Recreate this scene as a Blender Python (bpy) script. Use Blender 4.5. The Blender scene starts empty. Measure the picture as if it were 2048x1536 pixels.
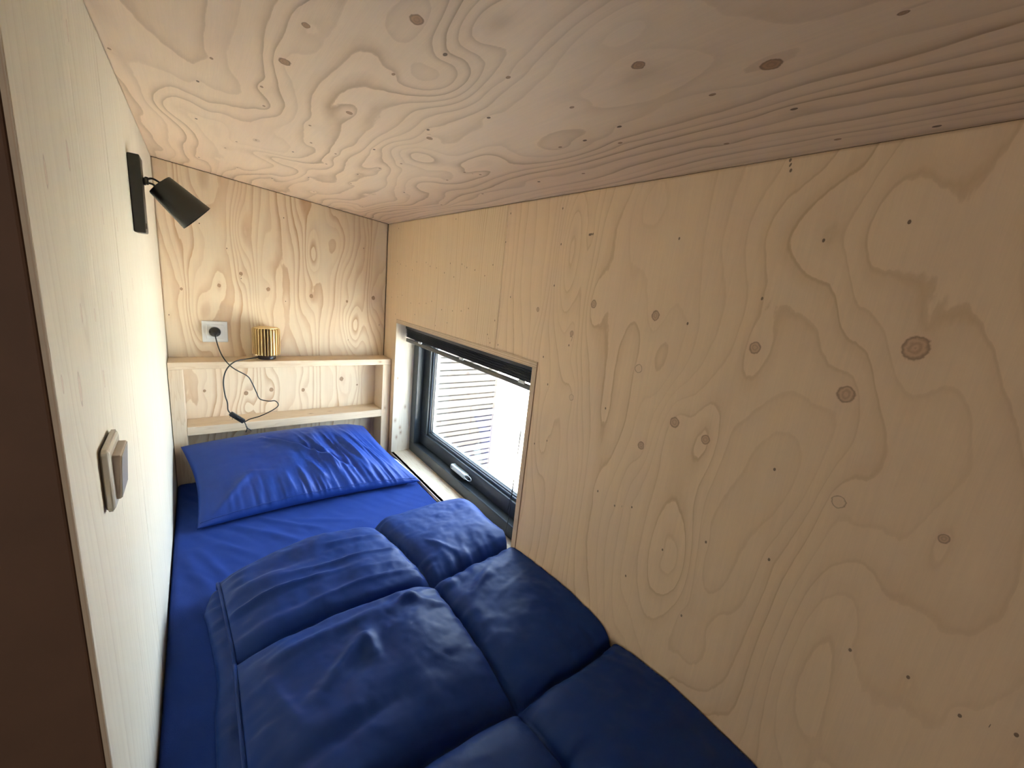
import bpy, bmesh, math, random
import numpy as np
from mathutils import Vector, Matrix
random.seed(4)
scene = bpy.context.scene
COL = scene.collection
Z0 = 1.95                      # the loft is measured from the pillow end; the room floor lies at z = 0

# ------------------------------------------------------------------ camera
cd = bpy.data.cameras.new('camera'); cam = bpy.data.objects.new('camera', cd); COL.objects.link(cam)
R_ = Vector((0.79162756, -0.60173883, 0.10600083)); U_ = Vector((0.05349561, 0.24107898, 0.96903)); F_ = Vector((0.60865756, 0.76144028, -0.22303515))
m = Matrix((R_, U_, -F_)).transposed().to_4x4(); m.translation = Vector((0.0978, -1.9497, 0.5016 + Z0)); cam.matrix_world = m
cd.sensor_fit = 'HORIZONTAL'; cd.sensor_width = 36; cd.lens = 805.34 / 2048 * 36; cd.clip_start = 0.02
scene.camera = cam
# ------------------------------------------------------------------ world, sun, exposure
w = bpy.data.worlds.new('World'); scene.world = w; w.use_nodes = True
bg = w.node_tree.nodes['Background']; bg.inputs[0].default_value = (0.72, 0.87, 1.05, 1); bg.inputs[1].default_value = 9.0
sun = bpy.data.lights.new('sun', 'SUN'); sun.energy = 62.0; sun.angle = math.radians(.6); sun.color = (1, .95, .88)
so_ = bpy.data.objects.new('sun', sun); COL.objects.link(so_); so_.rotation_euler = Vector((.10, .10, -.95)).to_track_quat('-Z', 'Y').to_euler()
vs = scene.view_settings; vs.view_transform = 'Standard'; vs.look = 'None'; vs.gamma = 1; vs.use_curve_mapping = False; vs.exposure = 1.36
def area(name, loc, target, sx, sy, power, col=(1, 1, 1), portal=False):
    l = bpy.data.lights.new(name, 'AREA'); l.shape = 'RECTANGLE'; l.size = sx; l.size_y = sy; l.energy = power; l.color = col
    o = bpy.data.objects.new(name, l); COL.objects.link(o); o.location = (loc[0], loc[1], loc[2] + Z0)
    o.rotation_euler = (Vector(target) - Vector(loc)).to_track_quat('-Z', 'Z').to_euler()
    if portal: l.cycles.is_portal = True
    return o
area('window_portal', (1.02, -0.646, 0.0), (0.0, -0.646, 0.0), 1.0, 0.66, 1, portal=True)
# added fill lamp behind the camera, brightens the room; no window is built there
area('rear_fill', (-1.2, -3.6, 0.35), (0.5, -1.6, 0.2), 0.9, 0.8, 4.5, (1.0, 0.93, 0.84))

# ------------------------------------------------------------------ measures (metres)
W = 0.8215; ZL = 0.8149; ZR = 0.7445; SL = (ZR - ZL) / W
YF = -1.464                     # free end of the partition
MZ = -0.342                     # top of the mattress
OY1, OY2, OZT, OZB = -0.1471, -1.1451, 0.3223, -0.335   # window reveal
FD = 0.092

# ------------------------------------------------------------------ helpers
def link(name, me, mat=None, parent=None, smooth=False):
    o = bpy.data.objects.new(name, me); COL.objects.link(o)
    if mat is not None: me.materials.append(mat)
    if parent is not None: o.parent = parent
    if smooth:
        for p in me.polygons: p.use_smooth = True
    return o
def pymesh(name, V, F, mat=None, parent=None, smooth=False):
    me = bpy.data.meshes.new(name); me.from_pydata([tuple(v) for v in V], [], F); me.update()
    return link(name, me, mat, parent, smooth)
def from_bm(name, bm, mat=None, parent=None, smooth=False):
    me = bpy.data.meshes.new(name); bmesh.ops.recalc_face_normals(bm, faces=bm.faces[:]); bm.to_mesh(me); bm.free()
    return link(name, me, mat, parent, smooth)
def add_box(bm, a, b, bev=0.0, seg=2, mtx=None):
    a = Vector(a); b = Vector(b)
    lo = Vector([min(a[i], b[i]) for i in range(3)]); hi = Vector([max(a[i], b[i]) for i in range(3)])
    t = bmesh.new(); r = bmesh.ops.create_cube(t, size=1)
    for v in t.verts: v.co = Vector([lo[i] + (v.co[i] + .5) * (hi[i] - lo[i]) for i in range(3)])
    if bev: bmesh.ops.bevel(t, geom=t.edges[:], offset=bev, segments=seg, affect='EDGES', profile=.5)
    if mtx is not None: bmesh.ops.transform(t, matrix=mtx, verts=t.verts[:])
    me = bpy.data.meshes.new('t'); t.to_mesh(me); t.free(); bm.from_mesh(me); bpy.data.meshes.remove(me)
def box(name, a, b, mat, parent=None, bev=0.0, seg=2, mtx=None):
    bm = bmesh.new(); add_box(bm, a, b, bev, seg, mtx)
    return from_bm(name, bm, mat, parent)
def add_lathe(bm, prof, base, axis, n=32, cap0=True, cap1=True):
    base = Vector(base); ax = Vector(axis).normalized(); q = ax.to_track_quat('Z', 'Y').to_matrix()
    rings = []
    for r, h in prof:
        rings.append([bm.verts.new(base + q @ Vector((r * math.cos(2 * math.pi * i / n), r * math.sin(2 * math.pi * i / n), h))) for i in range(n)])
    for a, b in zip(rings, rings[1:]):
        for i in range(n): bm.faces.new((a[i], a[(i + 1) % n], b[(i + 1) % n], b[i]))
    if cap0: bm.faces.new(rings[0][::-1])
    if cap1: bm.faces.new(rings[-1])
def lathe(name, prof, base, axis, mat, parent=None, n=32, smooth=True, cap0=True, cap1=True):
    bm = bmesh.new(); add_lathe(bm, prof, base, axis, n, cap0, cap1)
    o = from_bm(name, bm, mat, parent, smooth)
    if smooth:
        md = o.modifiers.new('es', 'EDGE_SPLIT'); md.split_angle = math.radians(40)
    return o
def catmull(P, n=8):
    P = [Vector(p) for p in P]; Q = [P[0] * 2 - P[1]] + P + [P[-1] * 2 - P[-2]]; out = []
    for i in range(1, len(Q) - 2):
        for k in range(n):
            t = k / n; a, b, c, d = Q[i - 1], Q[i], Q[i + 1], Q[i + 2]
            out.append(.5 * ((2 * b) + (c - a) * t + (2 * a - 5 * b + 4 * c - d) * t * t + (3 * b - a - 3 * c + d) * t ** 3))
    out.append(P[-1]); return out
def add_tube(bm, P, r, n=8):
    P = [Vector(p) for p in P]; T = []
    for i in range(len(P)):
        T.append((P[min(i + 1, len(P) - 1)] - P[max(i - 1, 0)]).normalized())
    up = Vector((0, 0, 1)) if abs(T[0].z) < .9 else Vector((1, 0, 0)); rings = []
    for i, p in enumerate(P):
        s = T[i].cross(up)
        if s.length < 1e-4: s = T[i].cross(Vector((0, 1, 0)))
        s.normalize(); up = s.cross(T[i]).normalized(); rr = r[i] if isinstance(r, (list, tuple)) else r
        rings.append([bm.verts.new(p + rr * (math.cos(2 * math.pi * k / n) * s + math.sin(2 * math.pi * k / n) * up)) for k in range(n)])
    for a, b in zip(rings, rings[1:]):
        for k in range(n): bm.faces.new((a[k], a[(k + 1) % n], b[(k + 1) % n], b[k]))
    bm.faces.new(rings[0][::-1]); bm.faces.new(rings[-1])
def tube(name, P, r, mat, parent=None, n=8):
    bm = bmesh.new(); add_tube(bm, P, r, n); return from_bm(name, bm, mat, parent, True)
def empty(name, loc, label=None, cat=None, kind=None, group=None):
    o = bpy.data.objects.new(name, None); COL.objects.link(o); o.empty_display_size = .05; o.location = loc
    tag(o, label, cat, kind, group); return o
def tag(o, label=None, cat=None, kind=None, group=None):
    if label: o['label'] = label
    if cat: o['category'] = cat
    if kind: o['kind'] = kind
    if group: o['group'] = group
    return o
def rebase(root):
    """children were built in room coordinates: move their mesh under the empty's base point"""
    t = Matrix.Translation(-root.location); done = set()
    def go(o):
        for c in o.children:
            if c.type == 'MESH' and c.data.name not in done: c.data.transform(t); done.add(c.data.name)
            go(c)
    go(root)

# smooth lattice noise for the geometry and the grain fields
def vnoise(x, y, seed=0):
    x = np.asarray(x, float); y = np.asarray(y, float)
    xi = np.floor(x).astype(np.int64); yi = np.floor(y).astype(np.int64); xf = x - xi; yf = y - yi
    def h(a, b):
        n = (a * 374761393 + b * 668265263 + seed * 974634777) & 0x7fffffff
        n = ((n ^ (n >> 13)) * 1274126177) & 0x7fffffff
        return ((n ^ (n >> 16)) & 0xffff) / 32767.5 - 1
    u = xf * xf * xf * (xf * (xf * 6 - 15) + 10); v = yf * yf * yf * (yf * (yf * 6 - 15) + 10)
    return (h(xi, yi) * (1 - u) + h(xi + 1, yi) * u) * (1 - v) + (h(xi, yi + 1) * (1 - u) + h(xi + 1, yi + 1) * u) * v
def fbm(x, y, seed=0, oc=3):
    s = 0; a = 1
    for i in range(oc): s = s + a * vnoise(x * 2 ** i, y * 2 ** i, seed + i * 17); a *= .5
    return s

# ------------------------------------------------------------------ materials
class NT:
    def __init__(s, name):
        s.m = bpy.data.materials.new(name); s.m.use_nodes = True; s.t = s.m.node_tree; s.b = s.t.nodes['Principled BSDF']
    def n(s, ty, **k):
        o = s.t.nodes.new(ty)
        for a, v in k.items(): setattr(o, a, v)
        return o
    def l(s, a, b): s.t.links.new(a, b)
    def val(s, sock, v):
        if hasattr(v, 'is_linked') or hasattr(v, 'links'): s.l(v, sock)
        else: sock.default_value = v
    def math(s, op, a, b=0.0, c=None, clamp=False):
        o = s.n('ShaderNodeMath', operation=op, use_clamp=clamp); s.val(o.inputs[0], a); s.val(o.inputs[1], b)
        if c is not None: s.val(o.inputs[2], c)
        return o.outputs[0]
    def vmul(s, v, k):
        o = s.n('ShaderNodeVectorMath', operation='MULTIPLY'); s.l(v, o.inputs[0]); o.inputs[1].default_value = k; return o.outputs[0]
    def noise(s, v, scale=1.0, detail=3.0, rough=.5):
        o = s.n('ShaderNodeTexNoise'); s.l(v, o.inputs['Vector']); o.inputs['Scale'].default_value = scale; o.inputs['Detail'].default_value = detail; o.inputs['Roughness'].default_value = rough; return o.outputs['Fac']
    def ramp(s, f, stops, interp='LINEAR'):
        o = s.n('ShaderNodeValToRGB'); cr = o.color_ramp; cr.interpolation = interp
        while len(cr.elements) < len(stops): cr.elements.new(.5)
        for e, (p, c) in zip(cr.elements, stops):
            e.position = p; e.color = (c, c, c, 1) if not isinstance(c, tuple) else (*c, 1)
        s.l(f, o.inputs[0]); return o.outputs[0]
    def mix(s, f, a, b, mode='MIX'):
        o = s.n('ShaderNodeMix', data_type='RGBA', blend_type=mode); s.val(o.inputs[0], f)
        for i, v in ((6, a), (7, b)):
            if isinstance(v, tuple): o.inputs[i].default_value = (*v, 1)
            else: s.l(v, o.inputs[i])
        return o.outputs[2]
    def bump(s, h, strength, dist):
        o = s.n('ShaderNodeBump'); s.l(h, o.inputs['Height']); o.inputs['Strength'].default_value = strength; o.inputs['Distance'].default_value = dist
        s.l(o.outputs[0], s.b.inputs['Normal'])
def plain(name, col, rough=.5, metal=0.0, spec=.5, var=.06, scale=30.0, bump=0.0):
    a = NT(name); tc = a.n('ShaderNodeTexCoord').outputs['Object']; f = a.noise(tc, scale, 3)
    c = a.mix(f, tuple(x * (1 - var) for x in col), tuple(min(1, x * (1 + var)) for x in col)); a.l(c, a.b.inputs['Base Color'])
    a.b.inputs['Roughness'].default_value = rough; a.b.inputs['Metallic'].default_value = metal; a.b.inputs['Specular IOR Level'].default_value = spec
    if bump: a.bump(a.noise(tc, scale * 6, 4), bump, .001)
    return a.m
def ply(name, base, line, dark=.55, fibre=.10, patch=(.82, .60, .40), kcol=(.30, .17, .09), rough=.55, wob=.22, lw=.80, kop=.88):
    """rotary cut softwood veneer: grain_phase, knot_offset, knot_distance and veneer_uv are read off the panel mesh"""
    a = NT(name)
    def at(nm): return a.n('ShaderNodeAttribute', attribute_name=nm)
    uv = at('veneer_uv').outputs['Vector']; ph = at('grain_phase').outputs['Fac']; kv = at('knot_offset').outputs['Vector']; kd = at('knot_distance').outputs['Fac']
    n1 = a.noise(a.vmul(uv, (70, 22, 1)), 1, 3); ph2 = a.math('ADD', ph, a.math('MULTIPLY', n1, wob))
    t = a.math('FRACT', ph2)
    ln = a.ramp(t, [(0, .0), (.45, .05), (lw, .40), (.93, 1.0), (.975, .75), (1, 0)])
    fl = a.math('FLOOR', ph2); wn = a.n('ShaderNodeTexWhiteNoise', noise_dimensions='1D'); a.l(fl, wn.inputs['W'])
    st = a.math('MULTIPLY', a.math('MULTIPLY_ADD', wn.outputs['Value'], .75, .25), a.ramp(a.noise(a.vmul(uv, (5, 2.2, 1)), 1, 2), [(.3, .40), (.60, 1.0)]))
    lf = a.math('MULTIPLY', a.math('MULTIPLY', ln, st), dark)
    pf = a.ramp(a.noise(a.vmul(uv, (9, 2.0, 1)), 1, 3), [(.45, .0), (.72, .55)])
    c = a.mix(pf, base, patch)
    f1 = a.noise(a.vmul(uv, (900, 14, 1)), 1, 3); f2 = a.noise(a.vmul(uv, (160, 6, 1)), 1, 3)
    g = a.math('MULTIPLY_ADD', a.math('ADD', f1, f2), fibre, 1 - fibre)
    cc = a.n('ShaderNodeCombineColor'); [a.l(g, cc.inputs[i]) for i in range(3)]
    c = a.mix(1.0, c, cc.outputs[0], 'MULTIPLY')
    c = a.mix(lf, c, line)
    # knots
    sx = a.n('ShaderNodeSeparateXYZ'); a.l(kv, sx.inputs[0])
    cx = a.n('ShaderNodeCombineXYZ'); a.l(sx.outputs[0], cx.inputs[0]); a.l(sx.outputs[1], cx.inputs[1])
    le = a.n('ShaderNodeVectorMath', operation='LENGTH'); a.l(cx.outputs[0], le.inputs[0])
    d = a.math('ADD', le.outputs['Value'], a.math('MULTIPLY_ADD', a.noise(a.vmul(uv, (150, 150, 1)), 1, 2), .45, -.225))
    near = a.math('LESS_THAN', kd, .022)
    body = a.ramp(a.math('MULTIPLY', d, .5), [(.44, 1), (.52, 0)])
    halo = a.ramp(a.math('MULTIPLY', d, .25), [(.2, .5), (.62, 0)])
    isopen = a.math('MULTIPLY', a.ramp(sx.outputs[2], [(.66, 0), (.68, 1)]), 1.0)
    ispin = a.ramp(a.math('ABSOLUTE', a.math('SUBTRACT', sx.outputs[2], .5)), [(.1, 1), (.12, 0)])
    rings = a.math('SINE', a.math('MULTIPLY', d, 13.0)); kc = a.mix(a.math('MULTIPLY_ADD', rings, .25, .4), kcol, tuple(min(1, x * 1.7) for x in kcol))
    rim = a.ramp(d, [(.60, 0), (.85, .55), (.98, .0)]); kc = a.mix(rim, kc, tuple(x * .45 for x in kcol))
    kc = a.mix(ispin, kc, tuple(x * .40 for x in kcol))
    ringonly = a.ramp(d, [(.72, .10), (.90, 1), (1.0, 0)])
    bf = a.math('MULTIPLY', a.math('MULTIPLY', body, near), a.math('ADD', a.math('MULTIPLY', isopen, ringonly), a.math('SUBTRACT', 1.0, isopen)))
    c = a.mix(a.math('MULTIPLY', a.math('MULTIPLY', halo, near), .6), c, patch)
    c = a.mix(a.math('MULTIPLY', bf, kop), c, kc)
    a.l(c, a.b.inputs['Base Color']); a.b.inputs['Roughness'].default_value = rough; a.b.inputs['Specular IOR Level'].default_value = .3
    a.bump(a.math('SUBTRACT', a.math('MULTIPLY', f1, .35), a.math('ADD', lf, a.math('MULTIPLY', bf, .4))), .35, .0006)
    return a.m
def pine(name, axis, base=(.78, .63, .46), line=(.55, .36, .20), rough=.5, knots=True, lstr=.38):
    """planed solid wood, grain running along the given axis"""
    a = NT(name); tc = a.n('ShaderNodeTexCoord').outputs['Object']
    s = [26, 26, 26]; s[axis] = 1.6; v = a.vmul(tc, tuple(s)); n = a.noise(v, 1, 3)
    t = a.math('FRACT', a.math('MULTIPLY', n, 14.0)); ln = a.ramp(t, [(0, 0), (.6, .2), (.92, 1), (1, 0)])
    s2 = [420, 420, 420]; s2[axis] = 9; f = a.noise(a.vmul(tc, tuple(s2)), 1, 2)
    c = a.mix(a.math('MULTIPLY', ln, lstr), base, line); c = a.mix(a.math('MULTIPLY', f, .25), c, line)
    if knots:
        sk = [16, 16, 16]; sk[axis] = 9
        vo = a.n('ShaderNodeTexVoronoi'); a.l(a.vmul(tc, tuple(sk)), vo.inputs['Vector']); vo.inputs['Scale'].default_value = 1
        kf = a.ramp(vo.outputs['Distance'], [(.03, .8), (.075, .35), (.16, 0)]); c = a.mix(kf, c, (.36, .20, .11))
    a.l(c, a.b.inputs['Base Color']); a.b.inputs['Roughness'].default_value = rough; a.b.inputs['Specular IOR Level'].default_value = .3
    a.bump(f, .15, .0006); return a.m
def layered(name, axis, n, base=(.72, .56, .38), glue=(.36, .21, .13)):
    """cut edge of plywood: veneer layers stacked across one axis (period in metres)"""
    a = NT(name); tc = a.n('ShaderNodeTexCoord').outputs['Object']; sp = a.n('ShaderNodeSeparateXYZ'); a.l(tc, sp.inputs[0])
    t = a.math('FRACT', a.math('MULTIPLY', sp.outputs[axis], 1 / n)); f = a.ramp(t, [(0, .0), (.40, .0), (.5, .75), (.62, .75), (.72, .0)])
    c = a.mix(a.noise(a.vmul(tc, (60, 60, 60)), 1, 3), base, tuple(x * .8 for x in base)); c = a.mix(f, c, glue)
    a.l(c, a.b.inputs['Base Color']); a.b.inputs['Roughness'].default_value = .6; return a.m
def fabric(name, col, rough, sheen, spec, weave, wrinkle=0.0, wdir=(1, 1, 1)):
    a = NT(name); tc = a.n('ShaderNodeTexCoord').outputs['Object']
    n = a.noise(tc, 14, 3); c = a.mix(n, tuple(x * .85 for x in col), tuple(x * 1.15 for x in col)); a.l(c, a.b.inputs['Base Color'])
    a.b.inputs['Roughness'].default_value = rough; a.b.inputs['Specular IOR Level'].default_value = spec
    a.b.inputs['Sheen Weight'].default_value = sheen; a.b.inputs['Sheen Roughness'].default_value = .4; a.b.inputs['Sheen Tint'].default_value = (.45, .6, 1, 1)
    h = a.noise(tc, 900, 2); h2 = a.noise(a.vmul(tc, wdir), 28, 4); hh = a.math('ADD', a.math('MULTIPLY', h, weave), a.math('MULTIPLY', h2, wrinkle))
    a.bump(hh, .6, .004); return a.m

RW_C = dict(base=(.81, .605, .395), line=(.55, .36, .20), patch=(.76, .56, .39), kcol=(.42, .27, .17))
M_right = ply('veneer_right', dark=.85, lw=.84, **RW_C)
M_strip = ply('veneer_straight', base=(.79, .61, .40), line=(.56, .36, .19), patch=(.79, .59, .38), kcol=(.40, .24, .14), dark=.75, lw=.7)
M_back = ply('veneer_back', base=(.86, .71, .52), line=(.58, .36, .20), patch=(.82, .60, .42), dark=1.1, lw=.62)
M_left = ply('veneer_left', base=(.73, .665, .55), line=(.55, .46, .36), patch=(.71, .63, .52), dark=.65, fibre=.14, kcol=(.50, .38, .31), kop=.6)
M_ceil = ply('veneer_ceiling', base=(.89, .70, .52), line=(.50, .34, .21), patch=(.85, .64, .49), dark=1.0, lw=.72, wob=.18)
M_pine_x = pine('pine_along_x', 0); M_pine_z = pine('pine_along_z', 2); M_pine_y = pine('pine_along_y', 1, base=(.84, .76, .62))
M_jamb = pine('pine_jamb', 2, base=(.80, .73, .60), line=(.62, .48, .34))
M_edge_z = layered('plywood_edge_horizontal', 2, .0062); M_edge_y = layered('plywood_edge_upright', 1, .0062); M_edge_x = layered('plywood_end', 0, .0031, base=(.74, .64, .50), glue=(.60, .46, .32))
M_gap = plain('dark_gap', (.03, .018, .01), .8)
M_cut = plain('panel_cut_edge', (.30, .19, .12), .7)
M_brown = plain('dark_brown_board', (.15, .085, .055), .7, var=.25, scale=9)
M_room = plain('room_board', (.42, .33, .24), .6, var=.1, scale=3)
M_floor = plain('room_floor', (.25, .17, .10), .5, var=.15, scale=5)
M_frame = plain('anthracite_frame', (.028, .037, .046), .32, spec=.5, var=.05)
M_rubber = plain('black_gasket', (.006, .006, .008), .55)
M_bead = plain('glazing_bead', (.055, .07, .095), .30, spec=.6)
M_black = plain('matt_black_metal', (.012, .011, .010), .42, spec=.45)
M_black2 = plain('black_plastic', (.016, .015, .015), .38)
M_blind = plain('navy_blind', (.012, .018, .032), .35, spec=.5)
M_blind2 = plain('grey_blind_rail', (.075, .078, .082), .35, metal=.4)
M_clip = plain('clear_clip', (.75, .80, .82), .2)
M_alu = plain('brushed_silver', (.62, .68, .70), .28, metal=.7)
M_white = plain('white_plastic', (.86, .86, .84), .25, var=.02)
M_taupe = plain('pearl_plastic', (.62, .58, .50), .22, metal=.1, var=.03)
M_taupe2 = plain('pearl_plastic_edge', (.48, .41, .35), .25, metal=.1, var=.03)
M_gold = plain('brass_fins', (.85, .65, .34), .38, metal=.55, var=.05)
M_gold2 = plain('brass_core', (.16, .085, .03), .6, metal=.2, var=.05)
M_base = plain('dark_lamp_base', (.03, .018, .015), .35)
M_duvet = fabric('navy_satin', (.009, .033, .165), .48, .03, .14, .08, .30, (1, 1, 1))
M_sheet = fabric('navy_jersey', (.010, .036, .21), .8, .05, .15, .35, .35)
M_pillow = fabric('navy_percale', (.012, .043, .24), .46, .03, .24, .10, .30)
M_tag = plain('white_care_tag', (.75, .85, .88), .5)
M_matt = plain('mattress_ticking', (.05, .06, .12), .8)
M_siding = pine('larch_siding', 0, base=(.052, .045, .044), line=(.026, .018, .016), knots=True, lstr=.15)
M_slot = plain('siding_batten', (.022, .015, .013), .8)
M_gravel = plain('pale_gravel', (.78, .71, .60), .9, var=.2, scale=12)
M_grass = plain('grass_blades', (.035, .12, .015), .7, var=.3, scale=8)
M_render = plain('white_facade', (.85, .85, .84), .8)
M_steel = plain('grey_pipe', (.22, .22, .23), .4, metal=.3)
g = NT('window_glass'); gt = g.t; gt.nodes.remove(g.b); mo = gt.nodes['Material Output']
tr = g.n('ShaderNodeBsdfTransparent'); gl = g.n('ShaderNodeBsdfGlossy'); gl.inputs['Roughness'].default_value = .02; tr.inputs[0].default_value = (.93, .96, .96, 1)
fr = g.n('ShaderNodeFresnel'); fr.inputs[0].default_value = 1.5; mx = g.n('ShaderNodeMixShader'); g.l(g.math('MULTIPLY', fr.outputs[0], .5), mx.inputs[0]); g.l(tr.outputs[0], mx.inputs[1]); g.l(gl.outputs[0], mx.inputs[2]); g.l(mx.outputs[0], mo.inputs[0])
M_glass = g.m

# ------------------------------------------------------------------ veneered panels
def panel(name, org, U, V, u0, u1, v0, v1, mat, parent, phase, knots, thick=.012, step=.006, hole=None, vtop=None, seams=()):
    """flat board spanned by U (across the grain) and V (along it); vtop(u) gives a sloping upper edge"""
    us = np.unique(np.round(np.concatenate([np.arange(u0, u1, step), [u1]] + ([np.array([h for h in hole[:2] if u0 <= h <= u1])] if hole else [])), 6))
    vsx = np.unique(np.round(np.concatenate([np.arange(v0, v1, step), [v1]] + ([np.array(hole[2:])] if hole else [])), 6))
    us = np.delete(us, np.where(np.diff(us) < 1e-4)[0]) if len(us) > 2 else us
    UU, VV = np.meshgrid(us, vsx, indexing='ij')
    if vtop is not None:
        tp = vtop(UU)
        if hole: VV = np.where(VV > hole[3], hole[3] + (VV - hole[3]) * (tp - hole[3]) / (v1 - hole[3]), VV)
        else: VV = v0 + (VV - v0) * (tp - v0) / (v1 - v0)
    nu, nv = UU.shape; org = np.array(org); U = np.array(U, float); V = np.array(V, float)
    P = org + UU[..., None] * U + VV[..., None] * V; P = P.reshape(-1, 3)
    idx = np.arange(nu * nv).reshape(nu, nv); q = np.stack([idx[:-1, :-1], idx[1:, :-1], idx[1:, 1:], idx[:-1, 1:]], -1).reshape(-1, 4)
    if hole:
        cu = (us[:-1] + us[1:]) / 2; cv = (vsx[:-1] + vsx[1:]) / 2; CU, CV = np.meshgrid(cu, cv, indexing='ij')
        keep = ~((CU > hole[0]) & (CU < hole[1]) & (CV > hole[2]) & (CV < hole[3])).reshape(-1); q = q[keep]
    me = bpy.data.meshes.new(name); me.vertices.add(len(P)); me.vertices.foreach_set('co', P.reshape(-1))
    me.loops.add(q.size); me.loops.foreach_set('vertex_index', q.reshape(-1)); me.polygons.add(len(q)); me.polygons.foreach_set('loop_start', np.arange(len(q)) * 4); me.polygons.foreach_set('loop_total', np.full(len(q), 4))
    me.update(calc_edges=True)
    u = UU.reshape(-1); v = VV.reshape(-1); ph = phase(u, v)
    best = np.full(len(u), 9.0); off = np.full((len(u), 3), 9.0)
    for k, (ku, kv_, r, ty, el) in enumerate(knots):
        du = u - ku; dv = v - kv_
        sg = 1 if (k * 7) % 3 else -1; am = min(1.2, r * 150)
        ph = ph + sg * am * np.exp(-(du / (2.2 * r + .006)) ** 2 - (dv / (6 * r + .015)) ** 2)
        d = np.hypot(du, dv); mk = d < best; best[mk] = d[mk]
        off[mk, 0] = du[mk] / r; off[mk, 1] = dv[mk] / (r * el); off[mk, 2] = (0.0, .5, 1.0)[ty]
    for nm, ty, arr in (('grain_phase', 'FLOAT', ph), ('knot_distance', 'FLOAT', best)):
        at = me.attributes.new(nm, ty, 'POINT'); at.data.foreach_set('value', arr.astype(np.float32))
    at = me.attributes.new('knot_offset', 'FLOAT_VECTOR', 'POINT'); at.data.foreach_set('vector', off.astype(np.float32).reshape(-1))
    at = me.attributes.new('veneer_uv', 'FLOAT_VECTOR', 'POINT'); at.data.foreach_set('vector', np.stack([u, v, 0 * u], -1).astype(np.float32).reshape(-1))
    o = link(name, me, mat, parent); md = o.modifiers.new('thickness', 'SOLIDIFY'); md.thickness = thick; md.offset = -1
    return o
def bumps(L, u, v):
    s = 0
    for (a, b, ru, rv, am) in L: s = s + am * np.exp(-((u - a) / ru) ** 2 - ((v - b) / rv) ** 2)
    return s

# right wall: two boards meeting over the window
RWB = [(-1.12, 0.462, 0.0058), (-1.312, 0.493, 0.0086), (-1.477, 0.485, 0.0094), (-1.256, 0.417, 0.0065), (-1.671, 0.454, 0.0094), (-1.857, 0.486, 0.0144), (-1.803, 0.41, 0.0115), (-1.561, 0.288, 0.0101), (-1.626, 0.276, 0.0086), (-1.499, 0.216, 0.0079), (-1.938, 0.259, 0.0058)]
RWO = [(-1.46, 0.373, 0.0094), (-1.285, 0.262, 0.0079), (-1.831, 0.255, 0.0094)]
RWP = [(-1.172,0.527),(-1.547,0.478),(-1.664,0.533),(-1.165,0.341),(-1.195,0.273),(-1.393,0.266),(-1.173,0.097),(-1.220,0.123),(-1.743,0.268),(-1.410,0.067),(-1.462,0.056),(-1.505,0.075),(-1.668,0.089),(-1.591,0.024),(-1.522,-0.086),(-1.769,0.118),(-1.656,-0.083),(-1.953,0.059),(-2.003,0.049),(-1.893,0.049),(-2.044,0.066),(-1.168,0.712),(-1.268,0.647),(-1.178,0.628),(-0.943,0.639),(-0.954,0.717),(-0.993,0.485),(-0.926,0.409),(-0.911,0.337),(-0.955,0.338),(-0.893,0.361),(-1.252,0.387),(-1.661,0.724),(-1.657,0.739),(-1.814,0.641),(-1.727,0.621),(-1.497,0.631),(-1.279,0.648),(-0.128,0.718),(-0.637,0.723),(-0.126,0.578),(-0.165,0.566),(-0.226,0.559),(-0.294,0.544),(-0.334,0.577),(-0.422,0.576),(-0.459,0.562),(-0.514,0.557),(-0.579,0.541),(-0.619,0.575),(-0.651,0.529),(-0.701,0.573),(-0.735,0.563),(-0.787,0.556),(-0.848,0.540),(-0.888,0.574),(-0.134,0.524),(-0.076,0.415),(-0.148,0.422),(-0.199,0.433),(-0.294,0.407),(-0.379,0.413),(-0.443,0.419),(-0.490,0.431),(-0.576,0.407),(-0.659,0.411),(-0.719,0.417),(-0.766,0.430),(-0.341,0.364),(-0.130,0.342),(-0.533,0.342),(-0.625,0.364)]
rk = [(-y, z, r, 0, 1.15) for y, z, r in RWB] + [(-y, z, r, 2, 1.1) for y, z, r in RWO] + [(-y, z, .0019, 1, 1.5) for y, z in RWP]
SEAM = .940
wr = empty('wall_right', (W, -1.3, 0), kind='structure')
hole = (-OY1, -OY2, OZB, OZT)
def ph_strip(u, v): return 95 * u + 2.2 * vnoise(u / .12, v / .5, 3) + .9 * vnoise(u / .03, v / .22, 5)
def ph_right(u, v):
    return 26 * u + 2.6 * vnoise(u / .16 + .3, v / .55, 11) + 1.1 * vnoise(u / .06, v / .30, 12) + bumps([
        (1.62, .02, .05, .10, 2.5), (1.20, .15, .035, .14, 3.0), (1.22, .62, .04, .16, 3.2), (1.50, .40, .10, .10, -2.0),
        (1.70, -.06, .05, .07, 1.3), (1.78, .28, .09, .13, -2.6), (1.72, .63, .12, .10, 2.2), (1.42, .70, .05, .08, 1.5), (1.95, .35, .2, .3, -2.4)], u, v) - 34 * np.clip(u - 1.62, 0, 9) * .28
panel('wood_panel', (W, 0, 0), (0, -1, 0), (0, 0, 1), .002, SEAM - .0010, -1.95, ZR - .002, M_strip, wr, ph_strip, [k for k in rk if k[0] < SEAM], hole=(hole[0], SEAM - .0010 + .01, hole[2], hole[3]), step=.007)
panel('wood_panel', (W, 0, 0), (0, -1, 0), (0, 0, 1), SEAM + .0010, 3.9, -1.95, ZR - .002, M_right, wr, ph_right, [k for k in rk if k[0] > SEAM], hole=(SEAM - .01, hole[1], hole[2], hole[3]), step=.008)

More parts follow.
